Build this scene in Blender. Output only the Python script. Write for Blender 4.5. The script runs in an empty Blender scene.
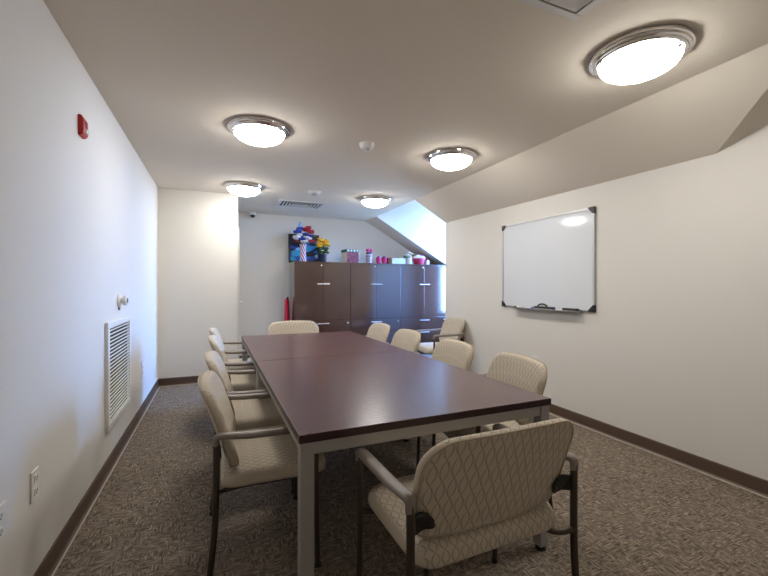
import bpy, bmesh, math, random
from mathutils import Vector, Matrix, Euler
random.seed(7)
S = bpy.context.scene
COL = S.collection
PI = math.pi
R = math.radians

# ------------------------------------------------------------------ materials
def new_mat(name):
    m = bpy.data.materials.new(name); m.use_nodes = True
    nt = m.node_tree; b = nt.nodes['Principled BSDF']
    return m, nt, b
def inp(b, **k):
    for n, v in k.items():
        s = b.inputs[n.replace('_', ' ')]
        s.default_value = (*v, 1) if isinstance(v, tuple) and len(v) == 3 else v
def plain(name, col, rough=.5, metal=0.0, spec=.5, bump=0, bscale=200, var=0.0):
    m, nt, b = new_mat(name)
    inp(b, Base_Color=col, Roughness=rough, Metallic=metal, Specular_IOR_Level=spec)
    N, L = nt.nodes, nt.links
    if bump or var:
        tc = N.new('ShaderNodeTexCoord'); nz = N.new('ShaderNodeTexNoise')
        nz.inputs['Scale'].default_value = bscale; nz.inputs['Detail'].default_value = 3
        L.new(tc.outputs['Object'], nz.inputs['Vector'])
        if bump:
            bp = N.new('ShaderNodeBump'); bp.inputs['Strength'].default_value = bump
            bp.inputs['Distance'].default_value = .002
            L.new(nz.outputs['Fac'], bp.inputs['Height']); L.new(bp.outputs['Normal'], b.inputs['Normal'])
        if var:
            mx = N.new('ShaderNodeMix'); mx.data_type = 'RGBA'
            mx.inputs['A'].default_value = (*[c * (1 - var) for c in col], 1)
            mx.inputs['B'].default_value = (*[min(1, c * (1 + var)) for c in col], 1)
            L.new(nz.outputs['Fac'], mx.inputs['Factor']); L.new(mx.outputs['Result'], b.inputs['Base Color'])
    return m
def math_node(nt, op, a, b=None, c=None):
    n = nt.nodes.new('ShaderNodeMath'); n.operation = op
    for i, v in enumerate((a, b, c)):
        if v is None: continue
        if isinstance(v, (int, float)): n.inputs[i].default_value = v
        else: nt.links.new(v, n.inputs[i])
    return n.outputs[0]
def fabric(name):
    m, nt, b = new_mat(name); N, L = nt.nodes, nt.links
    tc = N.new('ShaderNodeTexCoord'); sx = N.new('ShaderNodeSeparateXYZ'); L.new(tc.outputs['Object'], sx.inputs[0])
    u = sx.outputs['X']; v = math_node(nt, 'ADD', sx.outputs['Y'], sx.outputs['Z'])
    W, H, A = .037, .100, .0158
    lines = []
    sn = math_node(nt, 'SINE', math_node(nt, 'MULTIPLY', v, 2 * PI / H))
    for sgn, off, amp in ((1, 0, A), (-1, 0, A), (1, 0, A * .74), (-1, 0, A * .74)):
        w = math_node(nt, 'ADD', math_node(nt, 'MULTIPLY', sn, sgn * amp), u)
        f = math_node(nt, 'FRACT', math_node(nt, 'ADD', math_node(nt, 'DIVIDE', w, W), off + 50))
        d = math_node(nt, 'ABSOLUTE', math_node(nt, 'SUBTRACT', f, .5))
        lines.append(math_node(nt, 'LESS_THAN', d, .032))
    mk = lines[0]
    for l in lines[1:]: mk = math_node(nt, 'MAXIMUM', mk, l)
    sn2 = N.new('ShaderNodeSeparateXYZ'); L.new(tc.outputs['Normal'], sn2.inputs[0])   # the print shows on the broad faces, not on the narrow side welts
    mk = math_node(nt, 'MULTIPLY', mk, math_node(nt, 'LESS_THAN', math_node(nt, 'ABSOLUTE', sn2.outputs['X']), .6))
    nz = N.new('ShaderNodeTexNoise'); nz.inputs['Scale'].default_value = 420; nz.inputs['Detail'].default_value = 2
    L.new(tc.outputs['Object'], nz.inputs['Vector'])
    bs = N.new('ShaderNodeMix'); bs.data_type = 'RGBA'
    bs.inputs['A'].default_value = (.50, .43, .335, 1); bs.inputs['B'].default_value = (.69, .615, .505, 1)
    L.new(nz.outputs['Fac'], bs.inputs['Factor'])
    mx = N.new('ShaderNodeMix'); mx.data_type = 'RGBA'; mx.inputs['B'].default_value = (.17, .13, .09, 1)
    L.new(bs.outputs['Result'], mx.inputs['A']); L.new(math_node(nt, 'MULTIPLY', mk, .6), mx.inputs['Factor'])
    L.new(mx.outputs['Result'], b.inputs['Base Color'])
    bp = N.new('ShaderNodeBump'); bp.inputs['Strength'].default_value = .35; bp.inputs['Distance'].default_value = .001
    L.new(nz.outputs['Fac'], bp.inputs['Height']); L.new(bp.outputs['Normal'], b.inputs['Normal'])
    inp(b, Roughness=.85, Specular_IOR_Level=.25)
    return m
def carpet(name):
    m, nt, b = new_mat(name); N, L = nt.nodes, nt.links
    tc = N.new('ShaderNodeTexCoord')
    def nz(scale, rot, det=4, sc=1.0):
        mp = N.new('ShaderNodeMapping'); mp.inputs['Scale'].default_value = scale; mp.inputs['Rotation'].default_value = (0, 0, rot)
        n = N.new('ShaderNodeTexNoise'); n.inputs['Scale'].default_value = sc; n.inputs['Detail'].default_value = det
        n.inputs['Distortion'].default_value = .6
        L.new(tc.outputs['Object'], mp.inputs[0]); L.new(mp.outputs[0], n.inputs['Vector']); return n.outputs['Fac']
    a = nz((22, 125, 1), R(10)); c = nz((125, 26, 1), R(-8)); sel = nz((13, 16, 1), 0, 4)
    sel = math_node(nt, 'GREATER_THAN', sel, .5)
    mx = N.new('ShaderNodeMix'); L.new(sel, mx.inputs['Factor']); L.new(a, mx.inputs['A']); L.new(c, mx.inputs['B'])
    fine = nz((260, 260, 1), 0, 2); big = nz((1.5, 1.5, 1), 0, 3)
    s = math_node(nt, 'ADD', math_node(nt, 'MULTIPLY', mx.outputs['Result'], .72), math_node(nt, 'ADD', math_node(nt, 'MULTIPLY', fine, .22), math_node(nt, 'MULTIPLY', big, .06)))
    cr = N.new('ShaderNodeValToRGB'); L.new(s, cr.inputs[0])
    e = cr.color_ramp.elements
    e[0].position = .36; e[0].color = (.070, .055, .042, 1)
    e[1].position = .66; e[1].color = (.45, .37, .29, 1)
    k = e.new(.5); k.color = (.195, .157, .122, 1)
    L.new(cr.outputs[0], b.inputs['Base Color'])
    bp = N.new('ShaderNodeBump'); bp.inputs['Strength'].default_value = .6; bp.inputs['Distance'].default_value = .004
    L.new(s, bp.inputs['Height']); L.new(bp.outputs['Normal'], b.inputs['Normal'])
    inp(b, Roughness=.95, Specular_IOR_Level=.1)
    return m
def wood(name, c1, c2, rough, spec=.5, grain=(60, 60, 4)):
    m, nt, b = new_mat(name); N, L = nt.nodes, nt.links
    tc = N.new('ShaderNodeTexCoord'); mp = N.new('ShaderNodeMapping'); mp.inputs['Scale'].default_value = grain
    n = N.new('ShaderNodeTexNoise'); n.inputs['Scale'].default_value = 1; n.inputs['Detail'].default_value = 5
    L.new(tc.outputs['Object'], mp.inputs[0]); L.new(mp.outputs[0], n.inputs['Vector'])
    mx = N.new('ShaderNodeMix'); mx.data_type = 'RGBA'; mx.inputs['A'].default_value = (*c1, 1); mx.inputs['B'].default_value = (*c2, 1)
    L.new(n.outputs['Fac'], mx.inputs['Factor']); L.new(mx.outputs['Result'], b.inputs['Base Color'])
    inp(b, Roughness=rough, Specular_IOR_Level=spec)
    return m
def emit(name, col, st):
    m, nt, b = new_mat(name)
    inp(b, Base_Color=(.9, .9, .9), Roughness=.3, Emission_Color=col, Emission_Strength=st)
    return m
def spots(name, base, cols, scale, stretch=(1, 1, 1)):
    """blotchy several-colour print"""
    m, nt, b = new_mat(name); N, L = nt.nodes, nt.links
    tc = N.new('ShaderNodeTexCoord'); v = N.new('ShaderNodeTexVoronoi'); v.inputs['Scale'].default_value = scale
    mp = N.new('ShaderNodeMapping'); mp.inputs['Scale'].default_value = stretch; L.new(tc.outputs['Object'], mp.inputs[0]); L.new(mp.outputs[0], v.inputs['Vector'])
    sp = N.new('ShaderNodeSeparateColor'); L.new(v.outputs['Color'], sp.inputs[0])
    cr = N.new('ShaderNodeValToRGB'); cr.color_ramp.interpolation = 'CONSTANT'; L.new(sp.outputs[0], cr.inputs[0])
    allc = [base] + cols; e = cr.color_ramp.elements
    e[0].color = (*allc[0], 1); e[1].position = 1 / len(allc); e[1].color = (*allc[1], 1)
    for i in range(2, len(allc)):
        k = e.new(i / len(allc)); k.color = (*allc[i], 1)
    L.new(cr.outputs[0], b.inputs['Base Color']); inp(b, Roughness=.5)
    return m
def stripes(name, cols, freq, axis='ANG', rough=.3):
    m, nt, b = new_mat(name); N, L = nt.nodes, nt.links
    tc = N.new('ShaderNodeTexCoord'); sx = N.new('ShaderNodeSeparateXYZ'); L.new(tc.outputs['Object'], sx.inputs[0])
    if axis == 'ANG':
        a = math_node(nt, 'ARCTAN2', sx.outputs['Y'], sx.outputs['X'])
        t = math_node(nt, 'ADD', math_node(nt, 'MULTIPLY', a, freq / (2 * PI)), math_node(nt, 'MULTIPLY', sx.outputs['Z'], 6))
    else: t = math_node(nt, 'MULTIPLY', sx.outputs[axis], freq)
    t = math_node(nt, 'FRACT', math_node(nt, 'ADD', t, 50))
    cr = N.new('ShaderNodeValToRGB'); cr.color_ramp.interpolation = 'CONSTANT'; L.new(t, cr.inputs[0])
    e = cr.color_ramp.elements; e[0].color = (*cols[0], 1); e[1].position = 1 / len(cols); e[1].color = (*cols[1], 1)
    for i in range(2, len(cols)):
        k = e.new(i / len(cols)); k.color = (*cols[i], 1)
    L.new(cr.outputs[0], b.inputs['Base Color']); inp(b, Roughness=rough)
    return m
def glass(name, tint=(1, 1, 1)):
    m = bpy.data.materials.new(name); m.use_nodes = True
    nt = m.node_tree; N, L = nt.nodes, nt.links; N.clear()
    o = N.new('ShaderNodeOutputMaterial'); t = N.new('ShaderNodeBsdfTransparent'); g = N.new('ShaderNodeBsdfGlossy')
    t.inputs[0].default_value = (*tint, 1); g.inputs['Roughness'].default_value = .03
    f = N.new('ShaderNodeLayerWeight'); mx = N.new('ShaderNodeMixShader')
    fac = math_node(nt, 'ADD', math_node(nt, 'MULTIPLY', math_node(nt, 'POWER', f.outputs['Facing'], 5), .7), .03)
    L.new(fac, mx.inputs[0]); L.new(t.outputs[0], mx.inputs[1]); L.new(g.outputs[0], mx.inputs[2]); L.new(mx.outputs[0], o.inputs[0])
    return m

M = dict(
    wall=plain('wall_paint', (.77, .745, .70), .75, spec=.25, bump=.12, bscale=260),
    ceil=plain('ceiling_paint', (.80, .735, .645), .85, spec=.15, bump=.12, bscale=260),
    carpet=carpet('carpet_weave'), base=plain('baseboard_vinyl', (.105, .066, .046), .45),
    toe_glint=plain('baseboard_toe_glint', (.48, .40, .32), .5),
    fabric=fabric('chair_fabric'), piping=plain('chair_piping', (.46, .38, .28), .8),
    bronze=plain('bronze_metal', (.085, .066, .052), .36, .55), arm=plain('arm_plastic', (.24, .205, .178), .42),
    chrome=plain('chrome', (.82, .80, .79), .12, 1.0), nickel=plain('nickel', (.70, .69, .67), .3, 1.0),
    top=wood('table_mahogany', (.086, .036, .033), (.116, .050, .045), .26, .5, (9, .8, 1)), edge=plain('table_edge', (.028, .007, .008), .35),
    steel=plain('table_steel', (.40, .385, .37), .45, .15), black=plain('black_plastic', (.012, .012, .013), .4),
    cab=wood('cabinet_espresso', (.042, .011, .007), (.056, .016, .011), .18, .9), cabd=plain('cabinet_gap', (.02, .012, .01), .6),
    pull=plain('pull_metal', (.9, .9, .9), .3, .6), white=plain('white_plastic', (.80, .80, .79), .4),
    offwhite=plain('white_enamel', (.78, .78, .77), .5), dark=plain('dark_void', (.02, .02, .02), .9),
    grey=plain('grey_metal', (.36, .36, .37), .5), alu=plain('aluminium', (.62, .63, .64), .3, .8),
    board=plain('dry_erase', (.74, .77, .82), .08, spec=.5), red=plain('red_gloss', (.45, .015, .02), .35),
    redcloth=plain('red_cloth', (.62, .012, .035), .7), dkred=plain('dark_red', (.19, .01, .02), .7),
    dome=emit('lit_dome', (1.0, .965, .90), 41.0), glass=glass('pane_glass'), strobe=plain('strobe_clear', (.85, .85, .85), .15),
    blue=plain('blue_petal', (.012, .04, .38), .6), rpet=plain('red_petal', (.42, .008, .025), .6), wpet=plain('white_petal', (.85, .84, .88), .6),
    lblue=plain('light_blue', (.18, .38, .85), .6), yellow=plain('yellow_petal', (.85, .47, .02), .65, var=.25, bscale=30),
    leaf=plain('leaf_green', (.035, .10, .02), .6), navy=plain('navy_pot', (.006, .014, .05), .3), pink=plain('hot_pink', (.58, .03, .19), .4),
    burg=spots('burgundy_print', (.13, .014, .03), [(.18, .025, .05), (.10, .01, .025), (.26, .06, .08)], 45),
    teal=plain('teal_lid', (.012, .13, .11), .5), cream=plain('cream_print', (.75, .70, .62), .6), brown=plain('brown_card', (.25, .09, .05), .6),
    crims=plain('crimson_wicker', (.34, .010, .05), .6, bump=.8, bscale=90), orange=plain('orange_petal', (.85, .42, .10), .6),
    print=spots('blue_print', (.004, .006, .016), [(.02, .15, .62), (.008, .01, .03), (.03, .42, .75), (.02, .07, .40), (.25, .55, .85), (.01, .012, .02)], 9, (.6, 1, 1.7)),
    usvase=stripes('striped_vase', [(.8, .78, .85), (.60, .03, .08), (.82, .8, .86), (.06, .10, .55)], 4),
    tumb=stripes('patterned_cup', [(.16, .06, .30), (.80, .78, .88), (.04, .02, .07), (.70, .65, .85)], 22, 'Z'),
    magenta=plain('magenta_bow', (.45, .025, .20), .5), purple=plain('purple_band', (.05, .02, .10), .5),
    yellowtag=plain('marker_blue', (.05, .12, .5), .4), doorp=plain('door_paint', (.62, .60, .56), .5),
    ext=plain('outdoor_trim', (.7, .7, .7), .6),
)

inp(M['cab'].node_tree.nodes['Principled BSDF'], Coat_Weight=1.0, Coat_Roughness=.12, Coat_IOR=1.75)   # lacquered fronts

# ------------------------------------------------------------------ mesh helpers
def obj(name, bm, mat, parent=None, smooth=False, loc=None, bevel=0, angle=40):
    me = bpy.data.meshes.new(name)
    bmesh.ops.recalc_face_normals(bm, faces=bm.faces[:])
    bm.to_mesh(me); bm.free()
    mats = mat if isinstance(mat, (list, tuple)) else [mat]
    for m in mats: me.materials.append(m)
    o = bpy.data.objects.new(name, me); COL.objects.link(o)
    if parent: o.parent = parent
    if loc: o.location = loc
    if smooth:
        for p in me.polygons: p.use_smooth = True
        try: me.set_sharp_from_angle(angle=R(angle))
        except Exception: pass
    if bevel:
        md = o.modifiers.new('bevel', 'BEVEL'); md.width = bevel; md.segments = 2; md.limit_method = 'ANGLE'; md.angle_limit = R(40)
    return o
def box(bm, x0, x1, y0, y1, z0, z1, mi=0):
    v = [bm.verts.new(p) for p in ((x0, y0, z0), (x1, y0, z0), (x1, y1, z0), (x0, y1, z0), (x0, y0, z1), (x1, y0, z1), (x1, y1, z1), (x0, y1, z1))]
    for f in ((3, 2, 1, 0), (4, 5, 6, 7), (0, 1, 5, 4), (1, 2, 6, 5), (2, 3, 7, 6), (3, 0, 4, 7)):
        bm.faces.new([v[i] for i in f]).material_index = mi
def bx(*a):
    bm = bmesh.new(); box(bm, *a); return bm
def prism(bm, pts, d, mi=0):
    """extrude a planar polygon (3D points) by vector d"""
    d = Vector(d); a = [bm.verts.new(p) for p in pts]; b = [bm.verts.new(Vector(p) + d) for p in pts]
    n = len(pts); fs = [bm.faces.new(a[::-1]), bm.faces.new(b)]
    for i in range(n): fs.append(bm.faces.new([a[i], a[(i + 1) % n], b[(i + 1) % n], b[i]]))
    for f in fs: f.material_index = mi
def lathe(bm, prof, seg=32, c=(0, 0, 0), axis='Z', mi=0):
    """prof: list of (r, h). r=0 ends are closed to a point"""
    rings = []; c = Vector(c)
    def P(r, a, h):
        x, y = r * math.cos(a), r * math.sin(a)
        return c + (Vector((x, y, h)) if axis == 'Z' else Vector((h, x, y)) if axis == 'X' else Vector((x, h, y)))
    for r, h in prof:
        if r < 1e-6: rings.append([bm.verts.new(P(0, 0, h))])
        else: rings.append([bm.verts.new(P(r, 2 * PI * i / seg, h)) for i in range(seg)])
    for A, B in zip(rings, rings[1:]):
        for i in range(seg):
            j = (i + 1) % seg
            if len(A) == 1 and len(B) == 1: continue
            if len(A) == 1: f = bm.faces.new([A[0], B[i], B[j]])
            elif len(B) == 1: f = bm.faces.new([A[i], A[j], B[0]])
            else: f = bm.faces.new([A[i], A[j], B[j], B[i]])
            f.material_index = mi
def fillet(pts, r, n=6):
    pts = [Vector(p) for p in pts]; out = [pts[0]]
    for a, b, c in zip(pts, pts[1:], pts[2:]):
        u = (a - b); w = (c - b); k = min(r, u.length * .49, w.length * .49)
        p, q = b + u.normalized() * k, b + w.normalized() * k
        for i in range(n + 1):
            t = i / n; out.append((1 - t) ** 2 * p + 2 * t * (1 - t) * b + t * t * q)
    out.append(pts[-1]); return out
def tube(bm, pts, r, seg=10, flat=None, closed=False):
    """sweep a circle (or ellipse: flat=(a,b), a along the side, b along up) along points"""
    pts = [Vector(p) for p in pts]; n = len(pts); rings = []
    up = None
    for i, p in enumerate(pts):
        if closed: t = (pts[(i + 1) % n] - pts[i - 1]).normalized()
        else: t = (pts[min(i + 1, n - 1)] - pts[max(i - 1, 0)]).normalized()
        if up is None:
            up = Vector((0, 0, 1)) if abs(t.z) < .9 else Vector((0, 1, 0))
        s = t.cross(up)
        if s.length < 1e-5: s = t.orthogonal()
        s.normalize(); up = s.cross(t).normalized()
        rr = r(i / (n - 1)) if callable(r) else r
        a, b = (rr * flat[0], rr * flat[1]) if flat else (rr, rr)
        rings.append([bm.verts.new(p + s * a * math.cos(2 * PI * k / seg) + up * b * math.sin(2 * PI * k / seg)) for k in range(seg)])
    m = n if closed else n - 1
    for i in range(m):
        A, B = rings[i], rings[(i + 1) % n]
        for k in range(seg): bm.faces.new([A[k], A[(k + 1) % seg], B[(k + 1) % seg], B[k]])
    if not closed: bm.faces.new(rings[0][::-1]); bm.faces.new(rings[-1])
def blob(bm, c, r, sub=2, sq=(1, 1, 1), jit=0.0):
    g = bmesh.ops.create_icosphere(bm, subdivisions=sub, radius=1)
    for v in g['verts']:
        k = 1 + random.uniform(-jit, jit)
        v.co = Vector(c) + Vector((v.co.x * r * sq[0] * k, v.co.y * r * sq[1] * k, v.co.z * r * sq[2] * k))
def rounded_outline(w, h, rt, rb, n=9, crown=0.0):
    """closed outline, centred; rt/rb top/bottom corner radii"""
    o = []
    for cx, cy, r, a0 in ((w / 2 - rt, h / 2 - rt, rt, 0), (-w / 2 + rt, h / 2 - rt, rt, 90), (-w / 2 + rb, -h / 2 + rb, rb, 180), (w / 2 - rb, -h / 2 + rb, rb, 270)):
        for i in range(n): a = R(a0 + 90 * i / (n - 1)); o.append((cx + r * math.cos(a), cy + r * math.sin(a)))
    out = []
    for i, (x, y) in enumerate(o):     # add points on long straights
        out.append((x, y)); x2, y2 = o[(i + 1) % len(o)]; d = math.hypot(x2 - x, y2 - y)
        k = int(d / .035)
        for j in range(1, k): out.append((x + (x2 - x) * j / k, y + (y2 - y) * j / k))
    return [(x, y + (crown * (1 - (2 * x / w) ** 2) if y > 0 else 0)) for x, y in out]
def cushion(bm, outline, T, fmap, soft=.14):
    """pillow between two faces; fmap(u, w, d) -> 3D"""
    rings = [(1.0, 0), (.992, .45), (.97, .78), (.93, .95), (.85, 1.0), (.65, 1.03), (.4, 1.05), (.18, 1.06)]
    def mk(side):
        return [[bm.verts.new(fmap(u * s, w * s, side * T / 2 * k)) for u, w in outline] for s, k in rings]
    F = mk(1); B = [F[0]] + mk(-1)[1:]
    bmesh.ops.delete(bm, geom=[v for v in bm.verts if not v.link_faces and False], context='VERTS')
    n = len(outline)
    for G, side in ((F, 1), (B, -1)):
        for A, C in zip(G, G[1:]):
            for i in range(n): bm.faces.new([A[i], A[(i + 1) % n], C[(i + 1) % n], C[i]])
        c = bm.verts.new(fmap(0, 0, side * T / 2 * 1.06))
        for i in range(n): bm.faces.new([G[-1][i], G[-1][(i + 1) % n], c])
    loose = [v for v in bm.verts if not v.link_faces]
    bmesh.ops.delete(bm, geom=loose, context='VERTS')
def tag(o, label=None, cat=None, group=None, kind=None):
    if label: o['label'] = label
    if cat: o['category'] = cat
    if group: o['group'] = group
    if kind: o['kind'] = kind
    return o
def empty(name, loc=(0, 0, 0), rz=0, rot=None):
    o = bpy.data.objects.new(name, None); COL.objects.link(o)
    o.location = loc; o.rotation_euler = rot or (0, 0, rz); o.empty_display_size = .1
    return o
def thing(name, label, cat, loc=(0, 0, 0), rz=0, group=None, rot=None):
    return tag(empty(name, loc, rz, rot), label, cat, group)
def struct(name, bm, mat, parent=None, **k):
    o = obj(name, bm, mat, parent, **k)
    if not parent: o['kind'] = 'structure'
    return o
def copy_tree(o, parent=None):
    kids = [c for c in ALLKIDS(o)]
    c = o.copy(); COL.objects.link(c)
    if parent: c.parent = parent
    for ch in kids: copy_tree(ch, c)
    return c
def ALLKIDS(o): return list(o.children)

# ------------------------------------------------------------------ the room
XL, XR, ZC, YB, YP, YF = -.691, 3.093, 2.505, 7.043, 5.689, -.95
XC, ZK = 2.585, 2.208                    # crease of the sloped ceiling, top of the right wall
Y1, Y2 = 5.02, 6.50                      # dormer opening
SL = -.567; ZKN = 2.178
XCN = 2.545
XW, ZD = 4.30, 2.98                      # dormer window wall and dormer ceiling
XE = .254                                # corner of the jutting wall panel
def zs(x): return ZC + SL * (x - XC)
T = .1
XS = XR + .99                            # low wall beside the cabinets
struct('floor', bx(XL - T, XW + T, YF - T, YB + T, -.1, 0), M['carpet'])
struct('wall_left', bx(XL - T, XL, YF - T, YP, 0, ZC), M['wall'])
struct('wall_rear', bx(XL, XR, YF - T, YF, 0, ZC), M['wall'])
struct('wall_panel', bx(XL - T, XE, YP, YB + T, 0, ZC), M['wall'])
bm = bmesh.new()
prism(bm, [(XE, YB, 0), (XS, YB, 0), (XS, YB, zs(XS)), (XC, YB, ZC), (XE, YB, ZC)], (0, T, 0))
struct('wall_back', bm, M['wall'])
NV = 1.594; NT = .69; NC = .90           # near dormer: wall rises from y=NV up to the ceiling at y=NT; valley ends at crease y=NC
bm = bmesh.new()
prism(bm, [(XR, Y1, 0), (XR, YF, 0), (XR, YF, ZC), (XR, NT, ZC), (XR, NV, ZKN), (XR, Y1, ZK)], (T, 0, 0))
struct('wall_right', bm, M['wall'])
# flat ceiling
bm = bmesh.new()
prism(bm, [(XL - T, YF - T, ZC), (XR + T, YF - T, ZC), (XR + T, NT, ZC), (XR, NT, ZC), (XCN, NC, ZC), (XC, Y1, ZC), (XC, YB + T, ZC), (XL - T, YB + T, ZC)], (0, 0, .09))
struct('ceiling', bm, M['ceil'])
# sloped ceiling along the right side, broken by two dormers
bm = bmesh.new()
prism(bm, [(XCN, NC, ZC), (XR, NV, ZKN), (XR, Y1, ZK), (XC, Y1, ZC)], (.045, 0, .08))
struct('ceiling_slope', bm, M['ceil'])
bm = bmesh.new()
prism(bm, [(XC, Y2 + .05, ZC), (XS, Y2 + .05, zs(XS)), (XS, YB + T, zs(XS)), (XC, YB + T, ZC)], (.045, 0, .08))
struct('ceiling_slope_back', bm, M['ceil'])
bm = bmesh.new()
a, b, c = Vector((XR, NV, ZKN)), Vector((XR, NT, ZC)), Vector((XCN, NC, ZC))
n = (b - a).cross(c - a).normalized(); n = n if n.z > 0 else -n
prism(bm, [a, b, c], n * .05)
struct('ceiling_dormer_near', bm, M['ceil'])
# far dormer: two cheeks, window wall, raised ceiling, low wall by the cabinets
bm = bmesh.new()
prism(bm, [(XC, Y2, ZC), (XS, Y2, zs(XS)), (XS, Y2, 0), (XW, Y2, 0), (XW, Y2, ZD), (XC, Y2, ZD)], (0, .05, 0))
struct('wall_dormer_far', bm, M['wall'])
bm = bmesh.new()
prism(bm, [(XC, Y1, ZC + .005), (XR + .01, Y1, ZK), (XR + T, Y1, ZK - .05), (XR + T, Y1, 0), (XW, Y1, 0), (XW, Y1, ZD), (XC, Y1, ZD)], (0, -.05, 0))
struct('wall_dormer_near', bm, M['wall'])
struct('ceiling_dormer_far', bx(XC - .1, XW + T, Y1 - .05, Y2 + .05, ZD, ZD + .08), M['ceil'])
struct('wall_dormer_inner', bx(XC - .1, XC, Y1 - .05, Y2 + .05, ZC + .09, ZD), M['wall'])
struct('wall_beside_cabinets', bx(XS, XS + T, Y2 + .05, YB + T, 0, zs(XS)), M['wall'])
WY0, WY1, WZ0, WZ1 = 5.76, 6.45, .70, 2.70
bm = bmesh.new()
box(bm, XW, XW + T, Y1 - .05, Y2 + .05, 0, WZ0); box(bm, XW, XW + T, Y1 - .05, Y2 + .05, WZ1, ZD)
box(bm, XW, XW + T, Y1 - .05, WY0, WZ0, WZ1); box(bm, XW, XW + T, WY1, Y2 + .05, WZ0, WZ1)
struct('wall_window', bm, M['wall'])
win = empty('window_1', (XW + .05, (WY0 + WY1) / 2, WZ0)); win['kind'] = 'structure'
bm = bmesh.new(); hw = (WY1 - WY0) / 2; hh = WZ1 - WZ0
for a in ((-hw, -hw + .05, 0, hh), (hw - .05, hw, 0, hh), (-hw, hw, 0, .05), (-hw, hw, hh - .05, hh), (-hw, hw, hh / 2 - .025, hh / 2 + .025)):
    box(bm, -.025, .025, *a)
obj('window_frame', bm, M['offwhite'], win)
obj('pane', bx(-.004, .004, -hw + .05, hw - .05, .05, hh - .05), M['glass'], win)
obj('sill', bx(-.10, -.03, -hw - .03, hw + .03, -.03, 0), M['offwhite'], win)
# door on the hidden side of the panel, only its lever shows past the corner
dr = empty('door_1', (XE, 6.12, 0)); dr['kind'] = 'structure'
obj('door_leaf', bx(.001, .012, -.40, .46, .01, 2.05), M['doorp'], dr)
bm = bmesh.new()
box(bm, .0, .016, -.46, -.41, 0, 2.10); box(bm, .0, .016, .47, .52, 0, 2.10); box(bm, .0, .016, -.46, .52, 2.06, 2.11)
obj('door_frame', bm, M['doorp'], dr)
bm = bmesh.new(); lathe(bm, [(0, .010), (.026, .012), (.026, .02), (.01, .022), (.01, .055), (0, .055)], 16, (0, -.34, 1.05), 'X')
tube(bm, fillet([(.05, -.345, 1.05), (.05, -.31, 1.05), (.05, -.22, 1.05)], .01), .009)
obj('door_handle', bm, M['nickel'], dr, smooth=True)
# baseboards: brown cove base with caught light painted as an added pale toe edge
def baseboard(name, p, q, nx, ny):
    """from p to q along a wall, (nx, ny) points into the room"""
    bm = bmesh.new(); h, t = .102, .008
    prof = [(0, 0), (0, h), (t * .6, h), (t, h - .006), (t, .016), (t + .010, .006), (t + .010, 0)]
    d = Vector((q[0] - p[0], q[1] - p[1], 0))
    prism(bm, [(p[0] + nx * a, p[1] + ny * a, z) for a, z in prof], d)
    o = struct(name, bm, M['base'])
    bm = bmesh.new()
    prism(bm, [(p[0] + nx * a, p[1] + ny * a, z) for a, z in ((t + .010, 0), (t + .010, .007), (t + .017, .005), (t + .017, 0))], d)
    obj('toe_glint_strip', bm, M['toe_glint'], o)
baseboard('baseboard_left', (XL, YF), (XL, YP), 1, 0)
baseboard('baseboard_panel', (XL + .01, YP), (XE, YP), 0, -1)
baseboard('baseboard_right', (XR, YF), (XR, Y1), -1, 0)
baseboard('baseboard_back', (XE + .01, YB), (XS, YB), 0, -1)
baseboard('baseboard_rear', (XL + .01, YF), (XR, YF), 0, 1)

# ------------------------------------------------------------------ ceiling lights
def make_light():
    t = thing('ceiling_light', '', 'ceiling light')
    bm = bmesh.new()
    lathe(bm, [(0, 0), (.232, 0), (.236, -.008), (.234, -.018), (.226, -.020), (.223, -.030), (.212, -.034), (.209, -.040), (.198, -.045), (.190, -.043), (.188, -.034), (0, -.034)], 64)
    obj('rim', bm, M['chrome'], t, smooth=True, angle=30)
    bm = bmesh.new(); pr = [(.189, -.036)]
    for i in range(1, 11):
        a = PI / 2 * i / 10; pr.append((.189 * math.cos(a) if i < 10 else 0, -.040 - .078 * math.sin(a)))
    lathe(bm, [(0, -.035)] + pr, 48)
    obj('glass_shade', bm, M['dome'], t, smooth=True, angle=80)
    for k in range(3):
        a = R(35 + 120 * k); bm = bmesh.new()
        lathe(bm, [(0, -.040), (.006, -.040), (.006, -.052), (.010, -.056), (.008, -.066), (0, -.069)], 12, (.195 * math.cos(a), .188 * math.sin(a), 0))
        obj('knob', bm, M['chrome'], t, smooth=True)
    return t
L0 = make_light()
for i, (x, y, lab) in enumerate((
    (2.035, 1.40, 'round chrome-rimmed ceiling light nearest the camera, by the sloped ceiling'),
    (.300, 3.22, 'round chrome-rimmed ceiling light on the left, nearer the camera, left of the smoke detector'),
    (.300, 5.175, 'round chrome-rimmed ceiling light beside the jutting wall panel at back left'),
    (2.030, 3.20, 'round chrome-rimmed ceiling light at middle right, just right of the smoke detector'),
    (2.045, 5.19, 'round chrome-rimmed ceiling light above the cabinets at back right'))):
    o = L0 if i == 0 else copy_tree(L0)
    o.location = (x, y, ZC); o.rotation_euler = (0, 0, R(40 * i)); tag(o, lab, 'ceiling light', 'round ceiling lights')

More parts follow.
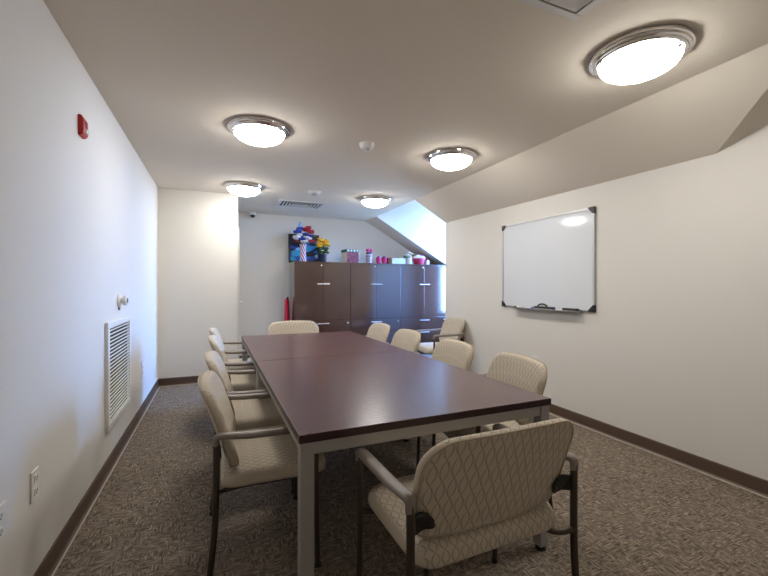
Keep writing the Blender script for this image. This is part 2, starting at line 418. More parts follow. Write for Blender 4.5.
# ------------------------------------------------------------------ ceiling fittings
t = thing('smoke_detector', 'white domed smoke detector in the middle of the ceiling', 'smoke detector', (1.182, 3.20, ZC))
bm = bmesh.new(); lathe(bm, [(0, 0), (.062, 0), (.064, -.012), (.056, -.036), (.036, -.050), (0, -.052)], 32); obj('cover', bm, M['white'], t, smooth=True)
bm = bmesh.new(); lathe(bm, [(0, -.052), (.012, -.052), (.010, -.062), (0, -.063)], 12, (.01, -.01, 0)); obj('sensor_tip', bm, M['grey'], t, smooth=True)
t = thing('occupancy_sensor', 'small white round sensor on the ceiling beside the far air vent', 'sensor', (1.163, 5.11, ZC))
bm = bmesh.new(); lathe(bm, [(0, 0), (.085, 0), (.085, -.010), (.066, -.018), (.062, -.030), (0, -.032)], 32); obj('base', bm, M['white'], t, smooth=True)
bm = bmesh.new(); lathe(bm, [(0, -.032), (.045, -.032), (.036, -.046), (0, -.050)], 24); obj('lens', bm, M['grey'], t, smooth=True)
t = thing('security_camera', 'small white dome camera with black lens high on the back wall corner', 'camera', (.545, YB - .05, ZC))
bm = bmesh.new(); lathe(bm, [(0, 0), (.058, 0), (.060, -.03), (.050, -.045), (0, -.045)], 24); obj('housing', bm, M['white'], t, smooth=True)
bm = bmesh.new(); blob(bm, (0, 0, -.045), .042, 3); obj('dome', bm, M['black'], t, smooth=True)
def diffuser(name, label, cx, cy, w, l, rings, loc_m, gap=.034):
    t = thing(name, label, 'air vent', (cx, cy, ZC))
    bm = bmesh.new(); f = .035
    for a in ((-w / 2, w / 2, -l / 2, -l / 2 + f), (-w / 2, w / 2, l / 2 - f, l / 2), (-w / 2, -w / 2 + f, -l / 2 + f, l / 2 - f), (w / 2 - f, w / 2, -l / 2 + f, l / 2 - f)):
        box(bm, *a, -.010, 0)
    obj('frame', bm, M['offwhite'], t, bevel=.003)
    obj('duct', bx(-w / 2 + f, w / 2 - f, -l / 2 + f, l / 2 - f, -.0040, -.0005), M['dark'], t)
    for k in range(rings):
        iw, il = w / 2 - f - .006 - k * gap, l / 2 - f - .006 - k * gap
        if iw < .02 or il < .02: break
        bm = bmesh.new(); p = [(-iw, -il), (iw, -il), (iw, il), (-iw, il)]; s = .020
        q = [(x - s if x > 0 else x + s, y - s if y > 0 else y + s) for x, y in p]
        for z0 in (0,):
            A = [bm.verts.new((x, y, -.0062)) for x, y in p]; B = [bm.verts.new((x, y, -.0042)) for x, y in q]
            C = [bm.verts.new((x, y, -.0072)) for x, y in p]; D = [bm.verts.new((x, y, -.0052)) for x, y in q]
            for i in range(4):
                j = (i + 1) % 4
                bm.faces.new([A[i], A[j], B[j], B[i]]); bm.faces.new([C[i], D[i], D[j], C[j]])
                bm.faces.new([A[i], C[i], C[j], A[j]]); bm.faces.new([B[i], B[j], D[j], D[i]])
        obj('louvre', bm, loc_m, t)
    return t
diffuser('ceiling_vent', 'pale rectangular air vent with dark louvres on the far ceiling', 1.155, 6.01, .70, .50, 5, M['offwhite'], .046)
diffuser('ceiling_vent', 'square grey air vent cut off by the top edge of the photo', 1.205, 1.035, .60, .60, 11, M['offwhite'], .0225)

# ------------------------------------------------------------------ left wall fittings
t = thing('fire_alarm', 'red fire alarm strobe mounted high on the left wall', 'fire alarm', (XL, 2.635, 2.090)); t.scale = (.8, .8, .85)
bm = bmesh.new(); prism(bm, [(0, -.050, .0), (.020, -.046, .004), (.032, -.042, .022), (.032, -.042, .108), (.020, -.046, .130), (0, -.050, .132)], (0, .10, 0))
obj('housing', bm, M['red'], t, bevel=.004)
bm = bmesh.new(); prism(bm, [(.028, -.024, .02), (.046, -.018, .026), (.046, -.018, .046), (.028, -.024, .054)], (0, .045, 0)); obj('strobe', bm, M['strobe'], t, bevel=.003)
bm = bmesh.new()
for k in range(5): box(bm, .031, .034, -.028, .028, .066 + k * .008, .0695 + k * .008)
obj('horn_grille', bm, M['dkred'], t)
t = thing('return_air_grille', 'large white louvred return grille low on the left wall', 'air vent', (XL, 3.505, .30))
bm = bmesh.new(); hw, hh, f = .372, .73, .045
for a in ((-hw, hw, 0, f), (-hw, hw, hh - f, hh), (-hw, -hw + f, f, hh - f), (hw - f, hw, f, hh - f)): box(bm, 0, .022, *a)
obj('frame', bm, M['white'], t, bevel=.004)
obj('duct', bx(.0005, .003, -hw + f, hw - f, f, hh - f), M['dark'], t)
nsl = 25
for k in range(nsl):
    z = f + (hh - 2 * f) * (k + .5) / nsl
    bm = bmesh.new(); prism(bm, [(.011, -hw + f, z - .004), (.018, -hw + f, z - .0065), (.0185, -hw + f, z - .001), (.0115, -hw + f, z + .0015)], (0, 2 * hw - 2 * f, 0))
    obj('slat', bm, M['white'], t)
t = thing('wall_sensor', 'white round knob-like sensor on the left wall above the return grille', 'sensor', (XL, 3.525, 1.165))
bm = bmesh.new(); lathe(bm, [(0, 0), (.050, 0), (.048, .010), (.026, .018), (0, .018)], 28, axis='X'); obj('plate', bm, M['white'], t, smooth=True)
bm = bmesh.new(); lathe(bm, [(0, .016), (.020, .018), (.020, .032), (.036, .036), (.038, .054), (.031, .060), (0, .060)], 28, axis='X'); obj('knob', bm, M['white'], t, smooth=True)
bm = bmesh.new(); lathe(bm, [(0, .059), (.022, .0595), (.018, .0625), (0, .0625)], 24, axis='X'); obj('lens', bm, M['black'], t, smooth=True)
obj('tab', bx(.002, .012, -.010, .010, -.072, -.048), M['grey'], t)
def outlet(label, x, y, z, face, w=.075, h=.125, wall='L'):
    t = thing('wall_outlet', label, 'outlet', (x, y, z), face, 'wall outlets')
    obj('cover_plate', bx(0, .007, -w / 2, w / 2, -h / 2, h / 2), M['white'], t, bevel=.003)
    for s in (-1, 1):
        bm = bmesh.new(); box(bm, .006, .0095, -.017, .017, s * .027 - .015, s * .027 + .015)
        sk = obj('socket', bm, M['offwhite'], t, bevel=.003)
        bm = bmesh.new()
        for yy in (-.007, .007): box(bm, .009, .0100, yy - .0015, yy + .0015, s * .027 - .003, s * .027 + .008)
        box(bm, .009, .0100, -.003, .003, s * .027 - .011, s * .027 - .006)
        obj('slot', bm, M['dark'], sk)
    return t
outlet('white outlet plate on the left wall, whole plate in view, near the camera', XL, 2.035, .468, 0)
outlet('white outlet plate on the left wall cut by the left photo edge', XL, 1.745, .465, 0, w=.10)
outlet('white outlet plate on the left wall beyond the louvred grille', XL, 4.55, .44, 0, w=.08, h=.16)
t = thing('light_switch', 'faint pale switch plate on the back wall left of the cabinets', 'light switch', (.485, YB, 1.21))
obj('cover_plate', bx(-.04, .04, -.006, 0, -.06, .06), M['wall'], t, bevel=.002); obj('toggle', bx(-.006, .006, -.018, -.005, -.012, .012), M['white'], t)
t = thing('wall_outlet', 'small white outlet plate on the right wall behind the nearest right chair', 'outlet', (XR, 3.215, .49), PI, 'wall outlets')
obj('cover_plate', bx(0, .007, -.035, .035, -.06, .06), M['white'], t, bevel=.003)
for s in (-1, 1): obj('socket', bx(.006, .0095, -.017, .017, s * .027 - .015, s * .027 + .015), M['offwhite'], t)

# ------------------------------------------------------------------ whiteboard
WBY, WBZ, WBW, WBH = 3.115, 1.053, 1.226, .932
t = thing('whiteboard', 'wall-mounted whiteboard with aluminium frame and black corners', 'whiteboard', (XR, WBY, WBZ), rot=(R(-.35), 0, 0))
hw = WBW / 2
obj('board_panel', bx(-.016, -.002, -hw + .012, hw - .012, .012, WBH - .012), M['board'], t)
for a in ((-hw, hw, 0, .018), (-hw, hw, WBH - .018, WBH), (-hw, -hw + .018, .018, WBH - .018), (hw - .018, hw, .018, WBH - .018)):
    obj('frame_rail', bx(-.022, 0, *a), M['alu'], t, bevel=.004)
for sy in (-1, 1):
    for sz in (0, 1):
        bm = bmesh.new(); Y = sy * (hw + .003); Z = (WBH + .003) if sz else -.003; k = .062
        dz = -k if sz else k
        prism(bm, [(-.027, Y, Z), (-.027, Y - sy * k, Z), (-.027, Y - sy * k, Z + dz * .25), (-.027, Y - sy * k * .25, Z + dz), (-.027, Y, Z + dz)], (.027, 0, 0))
        obj('corner_cap', bm, M['black'], t, bevel=.003)
bm = bmesh.new(); prism(bm, [(-.005, -.48, -.010), (-.075, -.48, -.014), (-.080, -.48, -.004), (-.076, -.48, -.003), (-.072, -.48, -.010), (-.005, -.48, -.004)], (0, .88, 0))
obj('marker_tray', bm, M['alu'], t)
TZ = WBZ - .0085
def eraser(label, y, w, arch):
    o = thing('whiteboard_eraser', label, 'eraser', (XR - .045, y, TZ), 0, 'things on the marker tray')
    bm = bmesh.new(); box(bm, -.022, .022, -w / 2, w / 2, .012, .032); obj('grip', bm, M['black'], o, bevel=.006)
    if arch:
        bm = bmesh.new(); tube(bm, [(0, .025 + .062 * math.cos(PI * k / 10), .026 + .030 * math.sin(PI * k / 10)) for k in range(11)], .009, 8); obj('handle', bm, M['black'], o, smooth=True)
    obj('felt_pad', bx(-.021, .021, -w / 2 + .003, w / 2 - .003, 0, .013), M['grey'], o)
eraser('black eraser on the marker tray, the right one, plain block', 2.735, .16, False)
eraser('black eraser on the marker tray, the left one with an arched handle', 3.06, .25, True)
def marker(label, y, capmat, rz):
    o = thing('dry_erase_marker', label, 'marker', (XR - .048, y, TZ + .0095), rz, 'things on the marker tray')
    bm = bmesh.new(); lathe(bm, [(0, -.06), (.008, -.06), (.0085, .03), (0, .03)], 12, axis='Y'); obj('barrel', bm, M['white'], o, smooth=True)
    bm = bmesh.new(); lathe(bm, [(0, .03), (.0092, .03), (.009, .062), (.005, .066), (0, .066)], 12, axis='Y'); obj('cap', bm, capmat, o, smooth=True)
marker('white marker with dark cap at the far left end of the tray', 3.42, M['black'], R(3))
marker('white marker with blue cap just left of the arched eraser', 3.265, M['yellowtag'], R(184))
marker('white marker between the two erasers on the tray', 2.875, M['yellowtag'], R(2))

# ------------------------------------------------------------------ tables
TROT = R(.687); TX, TY = .272, 1.434
def make_table():
    t = thing('conference_table', '', 'table'); W, D, H, th = 1.22, 1.522, .74, .032
    bm = bmesh.new(); box(bm, 0, W, 0, D, H - th, H)
    for f in bm.faces: f.material_index = 0 if f.normal.z > .5 or abs(f.calc_center_median().z - H) < .001 else 1
    obj('tabletop', bm, [M['top'], M['edge']], t, bevel=.003)
    g, lw = .006, .052
    for x in (g, W - g - lw):
        for y in (g, D - g - lw):
            l = obj('leg', bx(x, x + lw, y, y + lw, .022, H - th), M['steel'], t, bevel=.003)
            bm = bmesh.new(); lathe(bm, [(0, 0), (.026, 0), (.026, .012), (.010, .016), (.010, .023), (0, .023)], 16, (x + lw / 2, y + lw / 2, 0)); obj('glide', bm, M['black'], l, smooth=True)
    a = .050; z0, z1 = H - th - a, H - th; e = g + .008
    for A in ((g + lw, W - g - lw, e, e + .028), (g + lw, W - g - lw, D - e - .028, D - e), (e, e + .028, g + lw, D - g - lw), (W - e - .028, W - e, g + lw, D - g - lw)):
        obj('apron', bx(*A, z0, z1), M['steel'], t, bevel=.002)
    return t
T0 = make_table(); T1 = copy_tree(T0)
for o, k, lab in ((T0, -.001, 'dark brown table with pale grey steel frame, the half nearest the camera'), (T1, 1.5285, 'dark brown table with pale grey steel frame, the half toward the cabinets')):
    o.location = (TX - math.sin(TROT) * k, TY + math.cos(TROT) * k, 0); o.rotation_euler = (0, 0, TROT)
    tag(o, lab, 'table', 'conference tables pushed together')

# ------------------------------------------------------------------ chairs
def make_chair():
    t = thing('guest_chair', '', 'chair')
    # seat
    ol = rounded_outline(.61, .475, .09, .07)
    def smap(u, w, d):
        y = w + .028
        z = .437 + d - .018 * max(0, (w - .12) / .13) ** 2 - .010 * max(0, (-w - .14) / .11) ** 2 + (.008 * (1 - (u / .27) ** 2) if d > 0 else 0)
        return (u, y, z)
    bm = bmesh.new(); cushion(bm, ol, .074, smap); obj('seat', bm, M['fabric'], t, smooth=True, angle=80)
    # backrest: curved and reclined
    bw, bh = .63, .338
    ob = rounded_outline(bw, bh, .10, .06, crown=.016)
    def bmap(u, w, d):
        s = (w + bh / 2) / bh
        y = -.175 - .095 * s - .015 * s * s + .035 * (u / (bw / 2)) ** 2
        return (u * (1 - .03 * (1 - s)), y + d, .484 + bh * s)
    bm = bmesh.new(); cushion(bm, ob, .048, bmap); bk = obj('backrest', bm, M['fabric'], t, smooth=True, angle=80)
    bm = bmesh.new(); tube(bm, [bmap(u * .985, w * .985, -.019) for u, w in ob], .0035, 6, closed=True); obj('piping', bm, M['piping'], bk, smooth=True)
    for s in (-1, 1):
        X = s * .338
        bm = bmesh.new(); pts = fillet([(X, -.225, .635), (X, -.225, .30), (X * 1.01, -.258, .0)], .25, 8)
        tube(bm, pts, .0135, 12); lg = obj('leg', bm, M['bronze'], t, smooth=True)
        bm = bmesh.new(); lathe(bm, [(0, 0), (.017, 0), (.017, .014), (0, .016)], 12, (X * 1.01, -.257, 0)); obj('glide', bm, M['black'], lg, smooth=True)
        bm = bmesh.new(); tube(bm, fillet([(X, .195, .63), (X, .195, .30), (X, .205, .0)], .2, 6), .0120, 12); lg = obj('leg', bm, M['bronze'], t, smooth=True)
        bm = bmesh.new(); lathe(bm, [(0, 0), (.016, 0), (.016, .014), (0, .016)], 12, (X, .205, 0)); obj('glide', bm, M['black'], lg, smooth=True)
        bm = bmesh.new()
        pts = fillet([(X, -.226, .615), (X, -.226, .654), (X * 1.005, -.10, .642), (X, .175, .638), (X, .200, .634), (X, .198, .600)], .03, 6)
        tube(bm, pts, lambda q: .0165 + .005 * math.sin(PI * q), 14, flat=(1.12, .72)); obj('armrest', bm, M['arm'], t, smooth=True)
        # curved plate joining leg and backrest, two screws
        def outl(k): return (s * (k[0] + .020), k[1])
        poly = [outl(k) for k in ((.320, .596), (.306, .594), (.276, .598), (.250, .588), (.230, .566), (.226, .545), (.233, .538), (.268, .544), (.304, .538), (.320, .534))]
        bm = bmesh.new()
        yb = lambda x, z: bmap(x, (z - .484) - bh / 2, -.027)[1]
        fr = [bm.verts.new((x, min(-.205, yb(x, z)) if abs(x) < .3 else -.212, z)) for x, z in poly]
        rr = [bm.verts.new((v.co.x, v.co.y - .010, v.co.z)) for v in fr]
        m = len(poly)
        bm.faces.new(fr); bm.faces.new(rr[::-1])
        for i in range(m): bm.faces.new([fr[i], rr[i], rr[(i + 1) % m], fr[(i + 1) % m]])
        br = obj('bracket', bm, M['black'], t, bevel=.002)
        for px, pz in ((.285, .580), (.258, .555)):
            bm = bmesh.new(); yy = min(-.205, yb(px * s, pz)) - .008
            lathe(bm, [(0, yy - .006), (.005, yy - .005), (.007, yy), (0, yy + .002)], 12, (s * px, 0, pz), 'Y'); obj('screw', bm, M['bronze'], br, smooth=True)
    bm = bmesh.new()
    for s in (-1, 1):
        X = s * .338
        tube(bm, fillet([(X, -.228, .398), (s * .27, -.215, .390), (s * .235, -.12, .386), (s * .235, .12, .386), (s * .27, .185, .390), (X, .195, .398)], .06, 6), .0105, 10)
    tube(bm, [(-.24, .09, .386), (.24, .09, .386)], .010, 8); tube(bm, [(-.24, -.13, .386), (.24, -.13, .386)], .010, 8)
    obj('seat_frame', bm, M['bronze'], t, smooth=True)
    return t
C0 = make_chair()
CH = [
    (.858, 1.275, 1.5, 'beige patterned armchair nearest the camera, seen from behind, at the table end'),
    (0.225, 2.090, -91, 'beige armchair on the left of the table, nearest the camera'),
    (0.235, 2.780, -91, 'beige armchair on the left of the table, second from the camera'),
    (0.235, 3.720, -90, 'beige armchair on the left of the table, third from the camera'),
    (0.230, 4.395, -90, 'beige armchair on the left of the table, farthest from the camera'),
    (1.510, 2.010, 82, 'beige armchair on the right of the table, nearest the camera'),
    (1.505, 2.720, 86, 'beige armchair on the right of the table, second from the camera'),
    (1.505, 3.560, 88, 'beige armchair on the right of the table, third from the camera'),
    (1.505, 4.290, 89, 'beige armchair on the right of the table, farthest from the camera'),
    (0.875, 4.735, 180, 'beige armchair at the far table end in front of the cabinets'),
    (2.785, 4.700, 84, 'beige armchair standing apart with its back to the right wall'),
]
for i, (x, y, a, lab) in enumerate(CH):
    o = C0 if i == 0 else copy_tree(C0)
    o.location = (x, y, 0); o.rotation_euler = (0, 0, R(a)); o.scale = (1 if i in (0, 9) else .91, 1, 1); tag(o, lab, 'chair', 'beige armchairs of the meeting room')

# ------------------------------------------------------------------ storage cabinets
CY, CZ = 6.505, 1.678
def make_cab():
    W = .958; D = .50
    t = thing('storage_cabinet', '', 'cabinet')
    bm = bmesh.new(); box(bm, 0, W, .021, D, .04, CZ - .022); box(bm, .02, W - .02, .05, D - .02, 0, .04)
    obj('body', bm, M['cab'], t)
    obj('top_panel', bx(0, W, .004, D, CZ - .0215, CZ), M['cab'], t, bevel=.002)
    h = W / 2; zd = .70; g = .002
    for s in (0, 1):
        x0, x1 = (g, h - g) if s == 0 else (h + g, W - g)
        d = obj('door', bx(x0, x1, 0, .02, zd + g, CZ - .026), M['cab'], t, bevel=.0015)
        hx0, hx1 = (h - .105, h - .004) if s == 0 else (h + .004, h + .105)
        bm = bmesh.new(); box(bm, hx0, hx1, -.028, -.016, 1.300, 1.314)
        for xx in (hx0 + .012, hx1 - .024): box(bm, xx, xx + .012, -.017, .001, 1.301, 1.313)
        obj('pull', bm, M['pull'], d, bevel=.002)
        if s == 0:
            bm = bmesh.new(); lathe(bm, [(0, -.008), (.012, -.008), (.012, .001), (0, .001)], 14, (h - .03, 0, CZ - .058), 'Y'); obj('lock', bm, M['pull'], d, smooth=True)
    zz = [.045, .25, .475, zd - g]
    for k in range(3):
        d = obj('drawer', bx(g, W - g, 0, .02, zz[k] + g, zz[k + 1] - g), M['cab'], t, bevel=.0015)
        zp = zz[k + 1] - .055
        bm = bmesh.new(); box(bm, h - .10, h + .10, -.028, -.016, zp - .007, zp + .007)
        for xx in (h - .088, h + .076): box(bm, xx, xx + .012, -.017, .001, zp - .006, zp + .006)
        obj('pull', bm, M['pull'], d, bevel=.002)
        if k == 2:
            bm = bmesh.new(); lathe(bm, [(0, -.008), (.012, -.008), (.012, .001), (0, .001)], 14, (W - .05, 0, zp), 'Y'); obj('lock', bm, M['pull'], d, smooth=True)
    return t
K0 = make_cab()
for i, lab in enumerate(('tall dark brown cabinet at the left end of the row, under the flower vases', 'tall dark brown cabinet in the middle of the row of three', 'tall dark cabinet at the right end of the row, under the slope, reflecting blue daylight')):
    o = K0 if i == 0 else copy_tree(K0)
    o.location = (1.155 + .9605 * i, CY, 0); tag(o, lab, 'cabinet', 'tall storage cabinets along the back wall')

# ------------------------------------------------------------------ things on the cabinets
Z = CZ
t = thing('framed_picture', 'dark framed picture with blue blotches standing on the left end of the cabinets', 'picture', (1.40, 6.94, Z), rot=(R(-3), 0, 0))
bm = bmesh.new(); w, h = .27, .50
for a in ((-w, w, 0, .03), (-w, w, h - .03, h), (-w, -w + .03, .03, h - .03), (w - .03, w, .03, h - .03)): box(bm, a[0], a[1], -.012, .012, a[2], a[3])
obj('frame', bm, M['black'], t, bevel=.003)
obj('picture', bx(-w + .02, w - .02, -.004, .004, .02, h - .02), M['print'], t)
def petals(bm, c, r, n, tilt=.5):
    c = Vector(c)
    for k in range(n):
        a = 2 * PI * k / n + random.random() * .5
        blob(bm, c + Vector((math.cos(a) * r * .6, math.sin(a) * r * .6 * .8, random.uniform(-.15, .3) * r)), r * .52, 1, (1, 1, .75))
    blob(bm, c, r * .55, 1)
t = thing('flower_vase', 'red, white and blue artificial flowers in a tall striped vase', 'flowers', (1.325, 6.66, Z))
bm = bmesh.new(); lathe(bm, [(0, 0), (.050, 0), (.056, .02), (.050, .12), (.046, .22), (.060, .29), (.056, .292), (.042, .22), (.045, .12), (.045, .02), (0, .015)], 24); obj('vase', bm, M['usvase'], t, smooth=True)
FL = [(-.10, .50, 'blue', .075), (-.04, .56, 'blue', .07), (.04, .47, 'blue', .06), (.06, .54, 'rpet', .07), (.12, .50, 'rpet', .065), (.09, .58, 'rpet', .05), (-.11, .40, 'wpet', .07), (.08, .40, 'wpet', .075), (-.02, .38, 'blue', .06),
      (-.06, .45, 'wpet', .05), (.15, .36, 'rpet', .06), (-.09, .34, 'rpet', .04), (.02, .34, 'wpet', .065), (.13, .44, 'blue', .04)]
bm = bmesh.new()
for x, z, m, r in FL: tube(bm, [(0, 0, .20), (x * .5, 0, (z + .2) / 2), (x, random.uniform(-.02, .02), z)], .003, 6)
obj('stems', bm, M['leaf'], t)
for x, z, m, r in FL:
    bm = bmesh.new(); petals(bm, (x, random.uniform(-.05, .04), z), r, 6); obj('flower', bm, M[m], t, smooth=True)
bm = bmesh.new(); tube(bm, [(-.04, 0, .53), (-.06, 0, .60), (-.045, 0, .67)], lambda q: .030 * (1 - .5 * q), 8); obj('streamer', bm, M['lblue'], t, smooth=True)

t = thing('potted_mum', 'bushy yellow flowers in a dark navy pot on the cabinets', 'flowers', (1.66, 6.655, Z))
bm = bmesh.new(); lathe(bm, [(0, 0), (.058, 0), (.072, .12), (.080, .125), (.080, .140), (.066, .140), (.06, .11), (0, .11)], 24); obj('pot', bm, M['navy'], t, smooth=True)
bm = bmesh.new()
for k in range(26):
    a = random.random() * 2 * PI; rr = random.uniform(.01, .10); blob(bm, (rr * math.cos(a), rr * math.sin(a) * .7, random.uniform(.13, .30)), .036, 1, (1, 1, .45), .2)
obj('foliage', bm, M['leaf'], t)
for k in range(20):
    a = 2 * PI * k / 20 * 3.3; rr = .03 + .105 * ((k * 7) % 20) / 20; z = .205 + .17 * math.sqrt(max(0, 1 - (rr / .15) ** 2)) + random.uniform(-.07, .03)
    bm = bmesh.new(); petals(bm, (rr * math.cos(a), rr * math.sin(a) * .8, z), .046, 7); obj('flower', bm, M['yellow'], t, smooth=True)

o = obj('paper_sheet', bx(-.13, .13, -.10, .10, 0, .008), M['cream'], loc=(1.87, 6.64, Z)); tag(o, 'flat pale paper pad lying between the yellow flowers and gift box', 'paper')
t = thing('gift_box', 'burgundy gift box with teal polka-dot lid on the cabinets', 'box', (2.155, 6.66, Z), R(8))
bm = bmesh.new(); box(bm, -.115, .115, -.10, .10, 0, .19)
for f in bm.faces: f.material_index = 1 if f.calc_center_median().x < -.1 else 0
obj('box', bm, [M['burg'], M['cream']], t)
ld = obj('lid', bx(-.125, .125, -.11, .11, .185, .232), M['teal'], t, bevel=.003)
bm = bmesh.new()
for k in range(4): lathe(bm, [(0, -.113), (.018, -.113), (.018, -.109), (0, -.109)], 12, (-.09 + k * .06, 0, .209), 'Y')
for xx, yy in ((-.07, -.05), (.0, -.05), (.07, -.05), (-.035, .03), (.035, .03)): lathe(bm, [(0, .231), (.018, .231), (.018, .234), (0, .234)], 12, (xx, yy, 0))
obj('dot', bm, M['white'], ld)
o = thing('glass_vase', 'clear glass vase standing right of the gift box', 'vase', (2.335, 6.70, Z))
bm = bmesh.new(); lathe(bm, [(0, .004), (.035, .004), (.042, .10), (.038, .19), (.041, .19), (.046, .10), (.038, 0), (0, 0)], 24); obj('glass', bm, M['glass'], o, smooth=True)
t = thing('ribboned_cup', 'purple and white striped cup topped with a pink bow', 'cup', (2.505, 6.64, Z))
bm = bmesh.new(); lathe(bm, [(0, 0), (.050, 0), (.060, .12), (.066, .14), (.060, .15), (.046, .17), (0, .17)], 24); obj('cup', bm, M['tumb'], t, smooth=True)
bm = bmesh.new(); lathe(bm, [(0, .165), (.055, .165), (.058, .185), (.05, .20), (0, .20)], 20); obj('lid', bm, M['purple'], t, smooth=True)
bm = bmesh.new()
for s in (-1, 1): blob(bm, (s * .032, -.01, .235), .036, 2, (1.05, .6, .85)); blob(bm, (s * .03, -.02, .215), .018, 1)
blob(bm, (0, -.02, .228), .015, 1); obj('bow', bm, M['magenta'], t, smooth=True)
for k, lab in ((0, 'hot pink cup on the cabinets, the left one of the pair'), (1, 'hot pink cup on the cabinets, the right one, beside the brown box')):
    t = thing('pink_cup', lab, 'cup', (2.685 + k * .112, 6.64, Z), 0, 'pink cups')
    bm = bmesh.new(); lathe(bm, [(0, 0), (.038, 0), (.052, .105), (.055, .11), (.050, .112), (.048, .10), (0, .098)], 24); obj('cup', bm, M['pink'], t, smooth=True)
    bm = bmesh.new(); blob(bm, (0, 0, .118), .030, 2, (1, 1, .8)); obj('filling', bm, M['purple'], t, smooth=True)
o = obj('card_box', bx(-.028, .028, -.06, .06, 0, .115), M['brown'], loc=(2.885, 6.66, Z), bevel=.002); tag(o, 'small reddish brown carton between the pink cups and the white box', 'box')
M['cardw'] = plain('pale_card', (.55, .55, .54), .6)
t = thing('white_box', 'long low white storage box on the cabinets', 'box', (3.055, 6.66, Z))
obj('box', bx(-.13, .13, -.09, .09, 0, .085), M['cardw'], t, bevel=.002); obj('lid', bx(-.134, .134, -.094, .094, .083, .108), M['cardw'], t, bevel=.003)
t = thing('flower_vase', 'white vase of white and orange flowers beside the red basket', 'flowers', (3.31, 6.64, Z))
bm = bmesh.new(); lathe(bm, [(0, 0), (.048, 0), (.054, .03), (.050, .11), (.056, .125), (.048, .125), (.044, .1), (0, .09)], 24); obj('vase', bm, M['white'], t, smooth=True)
bm = bmesh.new()
for x, y, z in ((-.09, 0, .15), (-.06, -.02, .13), (.07, -.02, .17), (.02, .03, .15), (-.10, .01, .12)): blob(bm, (x, y, z), .032, 1, (1, .7, .6), .2)
tube(bm, [(0, 0, .06), (0, 0, .17)], .01, 6); obj('foliage', bm, M['leaf'], t)
for x, z, m in ((-.05, .18, 'wpet'), (.0, .20, 'orange'), (.045, .20, 'wpet'), (.01, .155, 'wpet'), (-.02, .215, 'wpet'), (.06, .15, 'orange')):
    bm = bmesh.new(); petals(bm, (x, -.01, z), .034, 6); obj('flower', bm, M[m], t, smooth=True)
t = thing('gift_basket', 'crimson basket with white and pink bows at the right end of the cabinets', 'basket', (3.505, 6.63, Z))
bm = bmesh.new(); lathe(bm, [(0, 0), (.088, 0), (.112, .095), (.120, .10), (.120, .118), (.106, .118), (.10, .08), (0, .075)], 28); obj('basket', bm, M['crims'], t, smooth=True)
bm = bmesh.new(); lathe(bm, [(.1205, .098), (.124, .101), (.124, .108), (.1205, .111)], 28); obj('trim', bm, M['pink'], t, smooth=True)
for x, z, m in ((-.06, .135, 'wpet'), (.0, .15, 'wpet'), (.06, .15, 'wpet'), (.03, .175, 'magenta'), (-.02, .17, 'wpet'), (.085, .13, 'wpet')):
    bm = bmesh.new()
    for s in (-1, 1): blob(bm, (x + s * .022, -.02, z), .026, 1, (1, .7, .8))
    blob(bm, (x, -.035, z), .010, 1); obj('bow', bm, M[m], t, smooth=True)
t = thing('white_cup', 'small white cup at the right end of the cabinets', 'cup', (3.672, 6.63, Z))
bm = bmesh.new(); lathe(bm, [(0, 0), (.036, 0), (.044, .085), (.047, .09), (.043, .09), (.040, .08), (.034, .01), (0, .008)], 24); obj('cup', bm, M['white'], t, smooth=True)
bm = bmesh.new(); tube(bm, fillet([(.042, 0, .07), (.070, 0, .07), (.066, 0, .03), (.038, 0, .028)], .02), .005, 8); obj('handle', bm, M['white'], t, smooth=True)

# red furled thing standing left of the cabinets
t = thing('folded_umbrella', 'red furled umbrella with a dark tip standing left of the cabinets', 'umbrella', (1.085, 6.83, 0), rot=(0, R(0), 0))
bm = bmesh.new(); lathe(bm, [(0, .02), (.018, .02), (.034, .10), (.042, .60), (.036, 1.0), (.028, 1.055), (0, 1.06)], 16)
for v in bm.verts:
    a = math.atan2(v.co.y, v.co.x); k = 1 + .18 * math.sin(5 * a + v.co.z * 3); v.co.x *= k; v.co.y *= k
obj('canopy', bm, M['redcloth'], t, smooth=True)
bm = bmesh.new(); prism(bm, [(.025, -.02, .05), (.065, -.02, .05), (.060, -.02, .55), (.036, -.02, 1.02), (.022, -.02, 1.0)], (0, .03, 0)); obj('flap', bm, M['dkred'], t, bevel=.006)
bm = bmesh.new(); lathe(bm, [(0, 1.05), (.016, 1.05), (.018, 1.075), (.010, 1.085), (0, 1.085)], 12, (.012, 0, 0)); obj('handle', bm, M['black'], t, smooth=True)
bm = bmesh.new(); lathe(bm, [(0, 0), (.006, 0), (.010, .03), (0, .03)], 10); obj('tip', bm, M['black'], t, smooth=True)

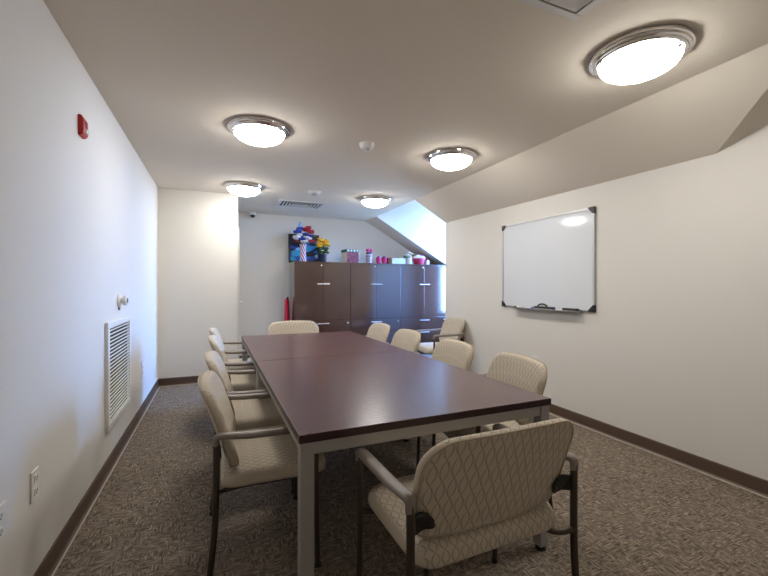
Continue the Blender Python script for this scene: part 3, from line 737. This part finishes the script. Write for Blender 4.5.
# ------------------------------------------------------------------ light
w = bpy.data.worlds.new('sky'); S.world = w; w.use_nodes = True
bg = w.node_tree.nodes['Background']; bg.inputs[1].default_value = 112.0
wn, wl = w.node_tree.nodes, w.node_tree.links
tc = wn.new('ShaderNodeTexCoord'); sx = wn.new('ShaderNodeSeparateXYZ'); wr = wn.new('ShaderNodeValToRGB')
wl.new(tc.outputs['Generated'], sx.inputs[0]); wl.new(math_node(w.node_tree, 'MULTIPLY_ADD', sx.outputs['Z'], .5, .5), wr.inputs[0]); wl.new(wr.outputs[0], bg.inputs[0])
we = wr.color_ramp.elements                     # ground below, pale blue sky above
we[0].position = .46; we[0].color = (.10, .16, .26, 1); we[1].position = .52; we[1].color = (.20, .46, 1.0, 1)
k = we.new(.8); k.color = (.11, .34, 1.0, 1)
la = bpy.data.lights.new('window_portal', 'AREA'); la.shape = 'RECTANGLE'; la.size = WY1 - WY0; la.size_y = WZ1 - WZ0
la.cycles.is_portal = True
lo = bpy.data.objects.new('window_portal', la); COL.objects.link(lo); lo.location = (XW + .12, (WY0 + WY1) / 2, (WZ0 + WZ1) / 2)
lo.rotation_euler = (0, R(90), 0)    # faces -x, into the dormer

# ------------------------------------------------------------------ camera
cam = bpy.data.cameras.new('camera'); co = bpy.data.objects.new('camera', cam); COL.objects.link(co)
cam.sensor_fit = 'HORIZONTAL'; cam.sensor_width = 36; cam.lens = 36 * 395.35 / 768; cam.clip_start = .02
co.location = (0, 0, 1.2847)
yaw, pitch, roll = R(22.829), R(-.3643), R(-.1677)
m = Matrix.Rotation(-yaw, 4, 'Z') @ Matrix.Rotation(PI / 2 + pitch, 4, 'X') @ Matrix.Rotation(-roll, 4, 'Z')
co.rotation_euler = m.to_euler()
S.camera = co
S.view_settings.view_transform = 'Standard'; S.view_settings.look = 'None'; S.view_settings.exposure = 0; S.view_settings.gamma = 1
S.cycles.diffuse_bounces = 6; S.cycles.max_bounces = 10
S.cycles.use_denoising = True; S.cycles.sample_clamp_indirect = 4; S.cycles.denoising_prefilter = "ACCURATE"; S.cycles.denoising_quality = "HIGH"; S.cycles.caustics_reflective = False
